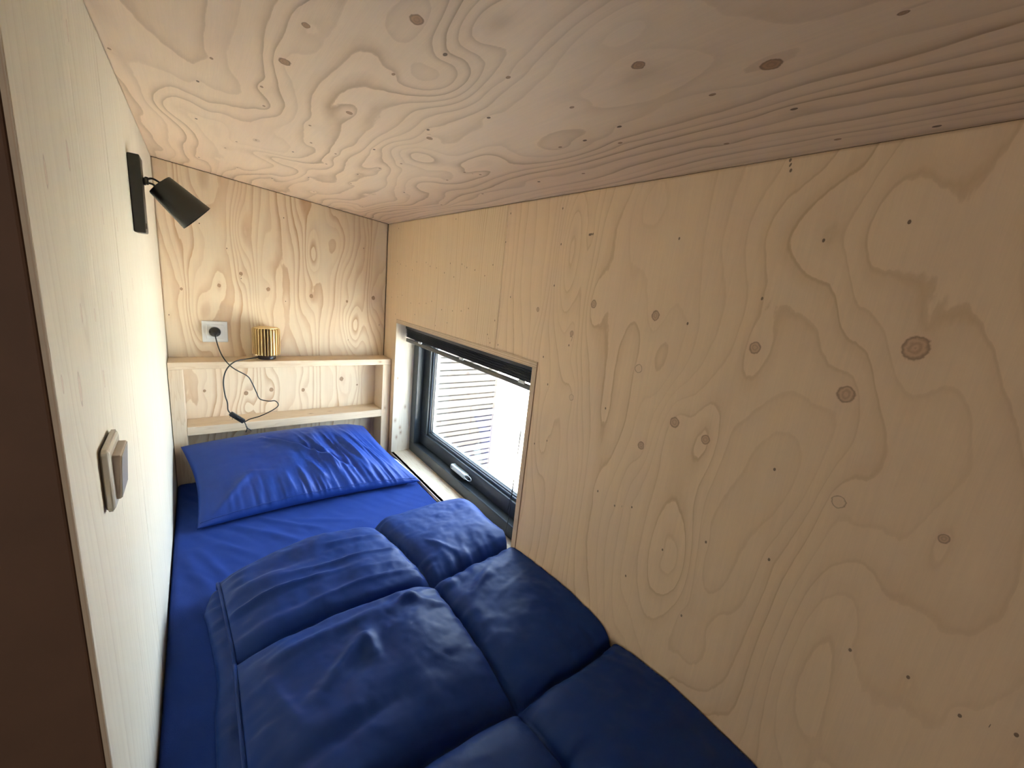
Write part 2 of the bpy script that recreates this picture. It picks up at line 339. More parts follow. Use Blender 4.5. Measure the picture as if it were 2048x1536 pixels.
# back wall behind the shelf
BKB = [(0.055, 0.381, .0045), (0.169, 0.404, .006), (0.241, 0.456, .006), (0.332, 0.404, .007), (0.493, 0.389, .0075), (0.762, 0.401, .008), (0.642, 0.377, .005), (0.103, -0.012, .005), (0.241, -0.031, .008), (0.333, -0.022, .008), (0.457, -0.031, .007), (0.622, 0.013, .009), (0.695, -0.02, .004)]
BKP = [(0.120,0.621),(0.199,0.545),(0.393,0.691),(0.712,0.620),(0.014,0.284),(0.394,0.360),(0.241,0.438),(0.794,0.275),(.29,.22),(.65,.2)]
wb = empty('wall_back', (W / 2, 0, 0), kind='structure')
def ph_back(u, v): return 34 * u + 2.0 * vnoise(u / .11, v / .42, 21) + .9 * vnoise(u / .045, v / .2, 22) + bumps([(.245, .62, .03, .12, 3.2), (.50, .55, .035, .10, 2.2), (.12, .28, .035, .09, 2.4), (.67, .26, .05, .10, 2.6), (.60, .62, .06, .09, -2.0), (.24, -.1, .04, .05, 2)], u, v)
panel('wood_panel', (0, 0, 0), (1, 0, 0), (0, 0, 1), 0, W - .0018, -1.95, ZL - .002, M_back, wb, ph_back, [(x, z, r, 0, 1.2) for x, z, r in BKB] + [(x, z, .0018, 1, 1.3) for x, z in BKP], vtop=lambda u: ZL - .002 + SL * u, step=.005)

# partition on the left: pale veneer, with a dark board closing its free end
LWK = [(-1.216,0.730,.004),(-1.396,0.559,.0045),(-1.296,0.589,.005),(-1.252,0.340,.004),(-1.259,0.421,.0028),(-0.960,0.406,.004),(-1.118,0.428,.004),(-0.852,0.437,.004),(-0.678,0.428,.004),(-0.492,0.439,.004),(-1.119,0.543,.004),(-0.983,0.540,.004),(-1.44,0.38,.003),(-1.33,.43,.0035),(-1.38,.36,.006)]
wl = empty('wall_left', (0, -.7, 0), kind='structure')
def ph_left(u, v): return 42 * u + 1.2 * vnoise(u / .13, v / .6, 31) + .6 * vnoise(u / .05, v / .3, 32) + bumps([(1.30, .40, .03, .12, 2.0), (1.15, .1, .03, .2, 1.6)], u, v)
lk = [(-y, z, r, 0, 3.2) for y, z, r in LWK]
for a_, b_ in ((0, 1.0125), (1.0128, 1.2292), (1.2296, -YF)):
    panel('wood_panel', (0, 0, 0), (0, -1, 0), (0, 0, 1), a_, b_, -1.95, ZL - .0005, M_left, wl, ph_left, [k for k in lk if a_ < k[0] < b_], thick=-.0040, step=.008)
bm = bmesh.new(); add_box(bm, (-.0042, YF - .001, -1.95), (-.0002, YF + .0005, ZL - .001)); from_bm('panel_edge', bm, M_edge_x, wl)
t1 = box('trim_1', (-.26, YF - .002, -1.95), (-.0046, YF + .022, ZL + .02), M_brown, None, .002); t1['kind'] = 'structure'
box('wall_core', (-.25, YF + .024, -1.95), (-.0066, .012, ZL - .01), M_room, wl)

# ceiling
CB = [(0.312, -1.438, .008), (0.22, -1.176, .0085), (0.224, -1.305, .005), (0.337, -1.091, .006), (0.475, -1.138, .006), (0.517, -1.594, .007), (0.594, -1.708, .009)]
CS = [(0.364,-1.409),(0.339,-1.299),(0.442,-1.440),(0.492,-1.320),(0.007,-0.926),(0.136,-1.069),(0.120,-0.937),(0.206,-1.039),(0.220,-0.945),(0.119,-0.679),(0.302,-0.937),(0.234,-0.674),(0.313,-0.684),(0.328,-0.820),(0.394,-0.679),(0.475,-0.685),(0.495,-0.550),(0.386,-0.804),(0.432,-0.946),(0.506,-0.921),(0.490,-0.819),(0.397,-0.444),(0.615,-1.037),(0.642,-1.064),(0.734,-1.171),(0.734,-0.935),(0.747,-0.669),(0.621,-0.665),(0.182,-0.479),(0.200,-0.592),(0.127,-0.228),(0.225,-0.251),(0.625,-0.933),(0.323,-0.244),(0.456,-0.233),(0.633,-0.225),(0.455,-1.172),(0.614,-1.635),(0.542,-1.462),(0.692,-1.700),(0.794,-1.721),(0.584,-1.814),(0.621,-1.487),(0.740,-1.304),(0.628,-1.350),(0.630,-1.408),(0.665,-1.455),(0.742,-1.595),(0.807,-1.815)]
ce = empty('ceiling', (.4, -1.3, ZL), kind='structure')
def ph_ceil(u, v):   # u = x, v = -y
    return 22 * u + 1.9 * fbm(u / .19 + 3.3, v / .62, 41, 2) + .55 * vnoise(u / .05, v / .16, 42) + bumps([(.385, 1.34, .062, .085, -3.4), (.37, 1.50, .03, .07, 2.2), (.46, 1.62, .05, .1, 2.0), (.07, .70, .04, .10, 2.2), (.30, .55, .08, .07, 2.4), (.62, .80, .06, .12, 2.4), (.62, 1.35, .07, .14, -2.4), (.5, 1.02, .06, .07, 2.0), (.20, .95, .04, .09, -1.8)], u, v) + 14 * np.clip(u - .66, 0, 1)
ck = [(x, -y, r, 0, 1.3) for x, y, r in CB] + [(x, -y, .0026, 0 if i % 3 else 1, 1.7) for i, (x, y) in enumerate(CS)]
panel('wood_panel', (0, 0, ZL), (1, 0, SL), (0, -1, 0), -.004, W + .012, -.012, 3.95, M_ceil, ce, ph_ceil, ck, step=.0065, thick=.012)
box('wood_panel', (-2.6, -3.95, ZL + .02), (-.262, .2, ZL + .035), M_room, ce)
# dark shadow gaps along the ceiling
bm = bmesh.new(); add_box(bm, (-.01, .003, -1.95), (W + .006, .013, ZL + .004)); add_box(bm, (W + .0035, -3.9, OZT + .02), (W + .011, .004, ZR + .02)); o = from_bm('trim_2', bm, M_gap); o['kind'] = 'structure'

# outer shell, floor and the rest of the room
sh = empty('wall_outer', (W + .1, -1.8, 0), kind='structure')
XO = W + .165
bm = bmesh.new()
for a_, b_ in (((W + .013, -1.163, -2.2), (XO, -3.95, 1.1)), ((W + .013, .16, -2.2), (XO, -.129, 1.1)), ((W + .013, -.129, OZT + .0), (XO, -1.163, 1.1)), ((W + .013, -.129, -2.2), (XO, -1.163, OZB - .02))): add_box(bm, a_, b_)
from_bm('wall_core', bm, M_room, sh)
box('wall_core', (-2.7, .0145, -2.2), (XO, .16, 1.1), M_room, sh)
box('roof_deck', (-2.7, -4.1, ZL + .1), (XO, .2, ZL + .2), M_room, sh)
fl = box('floor', (-2.7, -4.1, -2.05), (W + .16, .16, -1.95), M_floor); fl['kind'] = 'structure'
o = box('wall_rear', (-2.7, -4.1, -1.95), (W + .16, -3.98, 1.1), M_room); o['kind'] = 'structure'
o = box('wall_far_left', (-2.7, -3.98, -1.95), (-2.6, .014, 1.1), M_room); o['kind'] = 'structure'

# ------------------------------------------------------------------ window
wi = empty('window_1', (W + FD, (OY1 + OY2) / 2, OZB), kind='structure')
T = .018
box('reveal_board', (W + .0005, OY1 - .0002, OZB), (XO - .03, OY1 + .018, OZT), M_jamb, wi)                       # far jamb
bm = bmesh.new(); add_box(bm, (W - .002, OY2 - .001, OZB - .018), (XO - .03, OY1 + .0, OZB)); from_bm('reveal_board', bm, M_pine_y, wi)   # sill
box('reveal_board', (W - .0012, OY2, OZT - T), (XO - .03, OY1 - .0004, OZT - .0004), M_edge_z, wi)      # head, cut edge to the room
box('reveal_board', (W - .0015, OY2, OZB + .0004), (XO - .03, OY2 + T, OZT - T - .0006), M_edge_y, wi)          # near jamb
bm = bmesh.new(); add_box(bm, (W - .0022, OY2 - .0022, OZB), (W + .004, OY2 + .0, OZT + .0005)); from_bm('panel_edge', bm, M_cut, wi)
y1, y2, z1, z2 = OY1 - .0008, OY2 + T + .0004, OZB + .0005, OZT - T - .0008
def ring(name, x0, x1, a, b, c, d, wd, mat, bev=.002, wt=None, parent=None):
    """rectangular frame between y a>b and z c<d with member width wd"""
    wt = wt or wd; bm = bmesh.new()
    add_box(bm, (x0, a, c), (x1, b, c + wd), bev); add_box(bm, (x0, a, d - wt), (x1, b, d), bev)
    add_box(bm, (x0, a, c + wd - .002), (x1, a - wd, d - wt + .002), bev); add_box(bm, (x0, b + wd, c + wd - .002), (x1, b, d - wt + .002), bev)
    return from_bm(name, bm, mat, parent or wi)
ring('frame', W + FD, W + FD + .07, y1, y2, z1, z2, .052, M_frame, .003, wt=.030)
sash = ring('sash', W + FD + .034, W + FD + .062, y1 - .050, y2 + .050, z1 + .050, z2 - .028, .062, M_frame, .004, wt=.030)
ring('glazing_bead', W + FD + .044, W + FD + .06, y1 - .110, y2 + .110, z1 + .110, z2 - .056, .014, M_bead, .004, parent=sash)
ring('gasket', W + FD + .050, W + FD + .062, y1 - .1235, y2 + .1235, z1 + .1235, z2 - .0695, .0045, M_rubber, .001, parent=sash)
ring('spacer', W + FD + .062, W + FD + .070, y1 - .118, y2 + .118, z1 + .118, z2 - .064, .013, M_alu, .0, parent=sash)
box('glass_pane', (W + FD + .055, y1 - .115, z1 + .115), (W + FD + .059, y2 + .115, z2 - .062), M_glass, sash)
# handle: brushed bar with a pull ring on the lower sash
hx = W + FD + .034
hb = box('handle', (hx - .022, -.552, -.268), (hx + .001, -.672, -.246), M_alu, sash, .0045, 3)
lathe('screw', [(.003, 0), (.003, .001)], (hx - .0228, -.565, -.256), (1, 0, 0), M_black, hb, 12)
P = [(hx - .018 + .004 * math.cos(t), -.690 - .02 * math.cos(t), -.252 + .010 * math.sin(t)) for t in [2 * math.pi * i / 20 for i in range(21)]]
tube('pull_ring', P, .0017, M_alu, hb)

# blind, drawn up under the head of the reveal
bl = empty('window_blind', (W + .06, (OY1 + OY2) / 2, z2), 'dark navy blind drawn up at the top of the small window', 'blind')
ya, yb = y1 - .012, y2 + .004
box('head_rail', (W + .040, ya, z2 - .022), (W + .082, yb, z2 - .001), M_blind, bl, .002)
for i in range(9):
    zz = z2 - .0250 - i * .0042
    box('slat', (W + .042 + .0016 * (i % 2), ya - .003, zz - .0012), (W + .070 + .0016 * (i % 2), yb + .001, zz + .0012), M_blind, bl, .0008, 1)
br = box('bottom_rail', (W + .043, ya - .002, z2 - .083), (W + .052, yb + .001, z2 - .0665), M_blind2, bl, .003, 3)
for yy in (-.30, -.66, -1.02):
    box('clip', (W + .0405, yy, z2 - .070), (W + .046, yy - .030, z2 - .060), M_clip, bl, .002)
    tube('ladder_cord', [(W + .046, yy - .017, z2 - .02), (W + .045, yy - .017, z2 - .07)], .0008, M_black2, bl, 6)
for dx, ln in ((0, .50), (.004, .42)):
    tube('pull_cord', catmull([(W + .052 + dx, -1.052 - dx, z2 - .02), (W + .053, -1.046 - dx, z2 - .2), (W + .052, -1.04, z2 - ln), (W + .05, -1.03, z2 - ln - .09)], 6), .0011, M_black2, bl, 6)

# ------------------------------------------------------------------ shelf unit at the head of the bed
SD, S1, S2 = .1102, .1265, -.1219
hs = empty('headboard_shelf', (W / 2, -SD / 2, -.49), 'pale pine two-tier shelf unit across the head of the bed', 'shelf')
box('top_board', (.002, -.002, S1 - .026), (W - .003, -SD, S1), M_pine_x, hs, .0016)
box('middle_board', (.043, -.002, S2 - .034), (W - .042, -SD + .001, S2), M_pine_x, hs, .0016)
box('side_post', (.002, -.002, -.49), (.0425, -SD + .0015, S1 - .0265), M_pine_z, hs, .0016)
box('side_post', (W - .0415, -.002, -.49), (W - .003, -SD + .0015, S1 - .0265), M_pine_z, hs, .0016)

# socket
so = empty('wall_socket', (.147, -.001, .2275), 'square white wall socket with a black plug pushed in', 'socket')
sx0, sz0, s_ = .107, .1855, .0815
box('frame', (sx0, -.0002, sz0), (sx0 + s_, -.009, sz0 + s_), M_white, so, .003, 3)
box('inner_plate', (sx0 + .013, -.008, sz0 + .013), (sx0 + s_ - .013, -.0125, sz0 + s_ - .013), M_white, so, .0015)
lathe('socket_well', [(.021, .0), (.021, .0012), (.0195, .0014), (.0185, .0)], (.147, -.0122, .2275), (0, -1, 0), M_white, so, 32, cap0=False, cap1=False)

# gold ribbed table lamp with its cord, switch and plug
LX, LY = .3135, -.0545
tl = empty('table_lamp', (LX, LY, S1), 'small gold ribbed table lamp on top of the pine shelf', 'lamp')
lathe('base', [(.030, 0), (.032, .002), (.032, .013), (.030, .016)], (LX, LY, S1 + .0003), (0, 0, 1), M_base, tl)
lathe('lamp_body', [(.028, .016), (.031, .018), (.031, .124), (.028, .126)], (LX, LY, S1), (0, 0, 1), M_gold2, tl, 40)
lathe('top_cap', [(.0420, .1262), (.0420, .1280), (.030, .1285), (.028, .1275)], (LX, LY, S1), (0, 0, 1), M_gold, tl, 48)
bm = bmesh.new()
for i in range(28):
    a_ = 2 * math.pi * i / 28; mt = Matrix.Translation((LX, LY, S1)) @ Matrix.Rotation(a_, 4, 'Z')
    sec = [(.0305, .0185), (.046, .0185), (.050, .0225), (.050, .1215), (.046, .1262), (.0305, .1262)]
    vsA = [bm.verts.new(mt @ Vector((r, -.0012, z))) for r, z in sec]; vsB = [bm.verts.new(mt @ Vector((r, .0012, z))) for r, z in sec]
    bm.faces.new(vsA); bm.faces.new(vsB[::-1])
    for k in range(6): bm.faces.new((vsA[k], vsA[(k + 1) % 6], vsB[(k + 1) % 6], vsB[k]))
o = from_bm('shade_fins', bm, M_gold, tl); o['kind'] = 'stuff'
A = [(.146, -.036, .222), (.148, -.062, .206), (.153, -.10, .180), (.163, -.125, .151), (.177, -.131, .126), (.199, -.132, .102), (.238, -.131, .073), (.252, -.130, .046), (.266, -.129, .005), (.277, -.129, -.023), (.306, -.130, -.034), (.330, -.132, -.035), (.340, -.133, -.054), (.319, -.133, -.073), (.275, -.132, -.094), (.241, -.131, -.103), (.222, -.130, -.114)]
tube('cord', catmull(A, 8), .0021, M_black2, tl)
B = [(.283, -.062, .133), (.262, -.080, .134), (.235, -.104, .134), (.205, -.124, .132), (.183, -.130, .116), (.168, -.131, .09), (.161, -.132, .051), (.164, -.132, .002), (.170, -.131, -.029), (.171, -.130, -.059), (.180, -.129, -.076)]
tube('cord', catmull(B, 8), .0024, M_black2, tl)
sa, sb = Vector((.177, -.128, -.073)), Vector((.221, -.128, -.113)); dd = (sb - sa); q = dd.to_track_quat('X', 'Z').to_matrix().to_4x4(); q.translation = sa
isw = box('inline_switch', (0, -.008, -.009), (dd.length, .008, .009), M_black2, tl, .0045, 3, mtx=q)
box('rocker', (.022, -.0105, -.004), (.040, -.007, .004), M_black, isw, .001, 1, mtx=q)
tube('cable_tie', catmull([(.221, -.129, -.113), (.226, -.131, -.125), (.229, -.132, -.137), (.244, -.131, -.152)], 6), .0018, M_black2, tl)
tube('cable_tie', catmull([(.229, -.132, -.132), (.229, -.131, -.145), (.225, -.130, -.157)], 6), .0018, M_black2, tl)
tube('cable_tie', [(.180, -.131, -.078), (.174, -.134, -.088)], .0007, M_black2, tl, 6)
tube('cable_tie', [(.186, -.131, -.084), (.182, -.134, -.098)], .0007, M_black2, tl, 6)
pl = lathe('plug', [(.0175, 0), (.0185, .002), (.0185, .010), (.016, .014), (.009, .024), (.006, .03)], (.147, -.0126, .2275), (0, -1, -.12), M_black2, tl, 28)
box('grip', (-.018, -.004, .006), (.018, .004, .017), M_black, pl, .002, 2, mtx=Matrix.Translation((.147, -.0126, .2275)) @ Matrix.Rotation(math.radians(90), 4, 'X'))

# black spot lamp on the partition
sp = empty('wall_spotlight', (0, -.7115, .617), 'matt black adjustable spotlight high on the pale left wall', 'lamp')
box('back_plate', (.0004, -.741, .539), (.020, -.682, .694), M_black, sp, .0025, 2)
box('toggle_switch', (.008, -.735, .548), (.0215, -.727, .560), M_black2, sp, .001, 1)
lathe('swivel', [(.0070, 0), (.0078, .001), (.0078, .0045), (.005, .0055)], (.0195, -.700, .648), (1, 0, 0), M_black, sp, 20)
lathe('pivot_pin', [(.0034, -.0075), (.0034, .0075)], (.0255, -.700, .650), (0, .35, 1), M_black, sp, 14)
SA = Vector((.0475, -.700, .6475)); SB = Vector((.109, -.700, .5890)); SA.y = -.690; SB.y = -.690
for s_ in (1, -1):
    off = Vector((0, 0, .0050 * s_))
    tube('arm', catmull([Vector((.026, -.700, .650)) + off * .7, Vector((.036, -.697, .651)) + off * 1.2, Vector((.050, -.692, .643)) + off * 1.5], 6), .0021, M_black, sp)
ax = (SB - SA).normalized(); L = (SB - SA).length
sh_ = lathe('lamp_shade', [(.0262, -.002), (.0272, .0), (.0375, L), (.0365, L), (.0262, .004)], SA, ax, M_black, sp, 48, cap0=True, cap1=False)
lathe('bulb', [(.010, .02), (.024, .045), (.026, .060), (.018, .068)], SA, ax, M_white, sh_, 28)
box('yoke', (-.006, -.008, -.001), (.006, .008, .010), M_black, sp, .002, 2, mtx=Matrix.Translation(SA - ax * .004) @ ax.to_track_quat('Z', 'Y').to_matrix().to_4x4())

# light switch on the partition, close to its free end
ls = empty('light_switch', (0, -1.304, .238), 'pearl beige rocker light switch on the left wall', 'switch')
box('frame', (.0003, -1.344, .199), (.0095, -1.264, .278), M_taupe, ls, .0065, 4)
mr = Matrix.Translation((.0095, -1.304, .2385)) @ Matrix.Rotation(math.radians(4), 4, 'Y')
box('rocker', (-.004, -.027, -.029), (.0062, .027, .027), M_taupe2, ls, .002, 3, mtx=mr)
box('rocker_face', (.0060, -.0255, -.0275), (.0068, .0255, .0255), M_taupe, ls, .0003, 1, mtx=mr)

# ------------------------------------------------------------------ bed
bf = empty('bed_base', (W / 2, -1.1, -1.95), 'plain board bed platform carrying the blue mattress', 'bed')
box('platform', (.004, -SD - .004, -.515), (W - .004, -2.16, -.495), M_pine_y, bf, .001)
box('side_board', (.004, -2.16, -1.949), (.024, YF - .03, -.516), M_pine_y, bf, .001)
box('foot_board', (.026, -2.16, -1.949), (W - .004, -2.14, -.516), M_pine_x, bf, .001)
box('side_board', (.026, -SD - .03, -1.949), (W - .004, -SD - .05, -.516), M_pine_x, bf, .001)

def surf(name, P, mat, parent=None, closed_bottom=None, smooth=True):
    """P: (n, m, 3) grid; closed_bottom: second grid sharing the outline"""
    n, m_ = P.shape[:2]; V = P.reshape(-1, 3); idx = np.arange(n * m_).reshape(n, m_)
    q = np.stack([idx[:-1, :-1], idx[1:, :-1], idx[1:, 1:], idx[:-1, 1:]], -1).reshape(-1, 4).tolist(); V = V.tolist()
    if closed_bottom is not None:
        b = len(V); V += closed_bottom.reshape(-1, 3).tolist(); jd = idx + b
        q += np.stack([jd[:-1, :-1], jd[:-1, 1:], jd[1:, 1:], jd[1:, :-1]], -1).reshape(-1, 4).tolist()
        for a, c in ((idx[0], jd[0]), (idx[-1][::-1], jd[-1][::-1]), (idx[:, 0][::-1], jd[:, 0][::-1]), (idx[:, -1], jd[:, -1])):
            q += [[int(a[i]), int(a[i + 1]), int(c[i + 1]), int(c[i])] for i in range(len(a) - 1)]
    me = bpy.data.meshes.new(name); me.from_pydata(V, [], q); me.update()
    if closed_bottom is not None:
        bm = bmesh.new(); bm.from_mesh(me); bmesh.ops.remove_doubles(bm, verts=bm.verts[:], dist=1e-5); bmesh.ops.recalc_face_normals(bm, faces=bm.faces[:]); bm.to_mesh(me); bm.free()
    return link(name, me, mat, parent, smooth)
def segdist(x, y, a, b):
    ax_, ay = a; bx, by = b; dx, dy = bx - ax_, by - ay; t = np.clip(((x - ax_) * dx + (y - ay) * dy) / (dx * dx + dy * dy), 0, 1)
    return np.hypot(x - ax_ - t * dx, y - ay - t * dy), t
def ridges(x, y, L):
    s = 0
    for a, b, wd, am in L:
        d, t = segdist(x, y, a, b); s = s + am * np.exp(-(d / wd) ** 2) * np.sin(np.clip(t, .02, .98) * math.pi) ** .5
    return s

# mattress: rounded slab with the fitted sheet's soft creases
n, m_ = 130, 300
s = np.linspace(0, 1, n); t = np.linspace(0, 1, m_); S, Tt = np.meshgrid(s, t, indexing='ij')
X = .003 + S * (W - .007); Y = -SD - .006 - Tt * 2.03
ed = np.minimum(np.minimum(X - .003, W - .004 - X), np.minimum(-SD - .006 - Y, Y + 2.0462 + SD * 0 + .1))
edx = np.clip(np.minimum(X - .003, W - .004 - X), 0, 1); edy = np.clip(np.minimum(-SD - .006 - Y, 2.03 - (-SD - .006 - Y)), 0, 1)
rd = .012; fx = np.clip(1 - edx / rd, 0, 1); fy = np.clip(1 - edy / rd, 0, 1); dr = rd * (1 - np.sqrt(np.clip(1 - np.minimum(1, fx ** 2 + fy ** 2), 0, 1)))
H = MZ - dr + .0010 * fbm(X / .10, Y / .10, 50, 3)
H += .0022 * np.abs(fbm((X + Y * .6) / .05, (Y - X * .4) / .22, 51, 2)) * np.clip(edx / .05, 0, 1)
H += ridges(X, Y, [((.15, -.50), (.33, -.70), .014, .007), ((.20, -.47), (.40, -.66), .010, .005), ((.03, -.62), (.10, -.86), .018, .006), ((.06, -.60), (.13, -.78), .012, .005), ((.02, -.80), (.09, -1.05), .016, .005), ((.30, -.54), (.52, -.66), .010, .003), ((.10, -.58), (.22, -.72), .012, .004)])
top = np.stack([X, Y, H], -1); bot = np.stack([X, Y, np.full_like(X, -.4945)], -1)
mo_ = empty('mattress', (W / 2, -1.1, -.494), 'single mattress in a dark blue fitted sheet, filling the niche', 'mattress')
surf('fitted_sheet', top, M_sheet, mo_, bot)

# pillow: tilted cushion propped on the shelf post side
n, m_ = 200, 150
s = np.linspace(0, 1, n); t = np.linspace(0, 1, m_); S, Tt = np.meshgrid(s, t, indexing='ij')   # s: left to right, t: front to back
c00, c10, c01, c11 = [np.array(p) for p in ((.060, -.500, MZ + .014), (.812, -.508, MZ + .018), (.022, -.140, MZ + .158), (.668, -.150, MZ + .176))]
def bil(S, Tt): return (c00 * ((1 - S) * (1 - Tt))[..., None] + c10 * (S * (1 - Tt))[..., None] + c01 * ((1 - S) * Tt)[..., None] + c11 * (S * Tt)[..., None])
def inset(S, Tt):   # sides bow inwards between the corners
    S2 = S + .030 * np.sin(math.pi * Tt) * (1 - 2 * S) ; T2 = Tt + .050 * np.sin(math.pi * S) * (1 - Tt) + .015 * np.sin(math.pi * S) * Tt - .05 * np.clip((S - .85) / .15, 0, 1) ** 2 * Tt; return S2, T2
S2, T2 = inset(S, Tt); P0 = bil(S2, T2)
es = np.clip(4 * S * (1 - S), 0, 1) ; et = np.clip(4 * Tt * (1 - Tt), 0, 1)
puff = (es ** .42) * (et ** .50)
nrm = np.cross(c10 - c00, c01 - c00); nrm /= np.linalg.norm(nrm)
front = np.exp(-(Tt / .28) ** 2); right = np.exp(-((1 - S) / .35) ** 2)
wr_ = .0045 * vnoise(S / .016 + Tt * 2.5, Tt / .42 + S, 61) * front * (.35 + .65 * np.clip(S * 1.6, 0, 1)) * np.clip(Tt / .05, 0, 1)
wr_ += .0060 * (1 - 2 * np.abs(vnoise(S / .035 + Tt * 1.6, Tt / .55, 62))) * np.exp(-((S - .68) / .16) ** 2) * np.exp(-((Tt - .50) / .26) ** 2)
wr_ += .0035 * vnoise(S / .03 - Tt * 1.2, Tt / .5, 66) * right * np.clip((1 - S) / .06, 0, 1)
wr_ += .003 * fbm(S / .14, Tt / .2, 64, 3) * es * et
wr_ += .0042 * (1 - 2 * np.abs(vnoise(S / .022 + Tt * 1.9, Tt / .5 + 4, 67))) * np.exp(-(Tt / .22) ** 2) * np.clip((S - .12) * 4, 0, 1)
wr_ += .0030 * (1 - 2 * np.abs(vnoise(S / .018 + Tt * 3.2, Tt / .6 + 2, 68))) * np.exp(-((S - .80) / .16) ** 2) * np.exp(-((Tt - .40) / .3) ** 2)
wr_ += ridges(S, Tt, [((.36, .80), (.68, .20), .020, .013), ((.39, .80), (.70, .24), .020, -.012), ((.06, .05), (.22, .36), .022, .007), ((.22, .36), (.33, .30), .025, .004), ((.62, .16), (.60, .55), .012, .006), ((.72, .10), (.70, .60), .014, -.006), ((.8, .10), (.74, .75), .012, .006), ((.9, .12), (.8, .8), .014, .005), ((.55, .1), (.50, .35), .014, .005), ((.46, .08), (.44, .3), .012, .005), ((.38, .06), (.37, .28), .012, .004)])
Tp = P0 + nrm * (.074 * puff + 1.6 * wr_ * (es * et) ** .3)[..., None]
Bp = P0 - nrm * (.060 * puff)[..., None]
Bp[..., 2] = np.maximum(Bp[..., 2], MZ + .0045); Bp[..., 1] = np.minimum(Bp[..., 1], -SD - .006); Tp[..., 1] = np.minimum(Tp[..., 1], -SD - .005)
Tp[..., 2] = np.maximum(Tp[..., 2], Bp[..., 2]); edge = (S < 1e-6) | (S > 1 - 1e-6) | (Tt < 1e-6) | (Tt > 1 - 1e-6); Bp[edge] = Tp[edge]
pi = empty('pillow', (.40, -.32, MZ), 'crumpled bright navy pillow propped against the pine shelf', 'pillow')
surf('pillowcase', Tp, M_pillow, pi, Bp)
# stitched hem along the front edge
k_ = int(.045 * m_); hemP = [Vector(Tp[i, 5]) + Vector(nrm) * .0012 for i in range(2, n - 2, 2)]
tube('hem_seam', hemP, .0011, M_pillow, pi, 6)
tg = np.stack([np.stack([np.array((.738 + .050 * a + .034 * b, -.345 - .115 * a, MZ + .078 - .050 * a - .022 * b)) for b in (0, 1)]) for a in np.linspace(0, 1, 6)])
o = surf('care_tag', tg, M_tag, pi); md = o.modifiers.new('t', 'SOLIDIFY'); md.thickness = .0008

# duvet: quilted squares with seams at x = .555, y = -1.12, -1.51, -1.90
n, m_ = 190, 330
s = np.linspace(0, 1, n); t = np.linspace(0, 1, m_)
XA = .112; S, Tt = np.meshgrid(s, t, indexing='ij')
YT = lambda X: -.765 - .022 / (1 + np.exp((X - .50) / .01)) - .040 * np.clip((.40 - X) / .28, 0, 1) ** 1.3 - .06 * np.clip((X - .74) / .12, 0, 1) ** 2 - .016 * np.exp(-((X - .510) / .03) ** 2)
XR = W + .044
X = XA + S * (XR - XA); Y = YT(X) - Tt * (2.09 + YT(X))
X = X + (.020 * np.clip((-Y - .80) / .3, 0, 1) - .012) * (1 - S) ** 3
lim = np.where(-Y > 1.10, W - .004, W + .012) ; sm = np.clip((-Y - 1.00) / .12, 0, 1); lim = W + .044 - .048 * sm
X = np.minimum(X, XA * 0 + lim - (1 - S) * 0)
seamx = .555 + .005 * np.sin(Y * 9) - .045 * np.exp(-((Y + .79) / .16) ** 2); ys = (-1.118, -1.512, -1.905)
dx = np.abs(X - seamx); dy = np.min(np.stack([np.abs(Y - (y_ + .010 * np.sin(X * 8 + y_ * 5) - (.012 if y_ > -1.2 else 0) * np.exp(-((X - .15) / .08) ** 2))) for y_ in ys]), 0)
dl = X - X[:1, :]; dt = YT(X) - Y
def rise(d, wd): return np.sqrt(np.clip(1 - (1 - np.clip(d / wd, 0, 1)) ** 2, 0, 1))
cell = np.minimum(rise(dx, .17) * .5 + rise(dy, .17) * .5, 1) * np.minimum(1, np.sqrt(rise(dx, .035) * rise(dy, .035)) * 1.0 + .0)
base = .039 + .068 * cell
base = base * (.45 + .55 * rise(dl, .13)) * (.10 + .90 * rise(dt, .085)); base += .012 * (1 - rise(dl, .02))
base = base * (1 - (1 - sm) * (1 - rise(XR - X, .07)) * .80)
base = base * (1 - .14 * np.clip((X - .62) / .2, 0, 1) * np.clip((-Y - 1.45) / .4, 0, 1))
L1 = np.clip((seamx - X) / .03, 0, 1); up = 1 / (1 + np.exp((-Y - 1.10) / .015)) # upper-left cell
am = np.clip(cell * 1.5, .15, 1)
wk = .0075 * (1 - 2 * np.abs(vnoise(X / .26 + 1.3, (Y + .25 * (X - .3) ** 2) / .034, 71))) * L1 * up * (.3 + .7 * np.exp(-((Y + .98) / .14) ** 2))
wk += .005 * vnoise((X * .9 + Y * .35) / .20, (Y - X * .25) / .026, 72) * (1 - up) * np.exp(-((Y + 1.22) / .10) ** 2)
wk += .0040 * vnoise(X / .05 , Y / .017, 73) * np.exp(-(dl / .05) ** 2)                                  # gathers along the left hem
wk += .0022 * vnoise((X - Y * .4) / .05, (Y + X * .5) / .12, 74) * (1 - L1) + .0022 * fbm(X / .05, Y / .05, 75, 3)
wk += .0045 * vnoise(X / .018, Y / .10, 76) * np.exp(-(dy / .05) ** 2) * (1 - L1) + .0028 * vnoise(X / .11, Y / .016, 77) * np.exp(-(dx / .05) ** 2)
wk += .008 * fbm(X / .22, Y / .2, 78, 2)
wk += ridges(X, Y, [((.16, -1.20), (.40, -1.19), .014, .010), ((.24, -1.32), (.345, -1.235), .016, .016), ((.345, -1.235), (.345, -1.30), .014, .012), ((.20, -1.36), (.16, -1.22), .010, .006), ((.44, -1.17), (.52, -1.23), .016, .010), ((.40, -1.22), (.50, -1.17), .016, .010), ((.36, -1.16), (.53, -1.145), .010, .008), ((.60, -.98), (.66, -1.07), .008, .004), ((.16, -1.42), (.36, -1.40), .016, -.007), ((.60, -1.25), (.72, -1.17), .010, .005), ((.15, -1.52), (.45, -1.50), .02, -.008)])
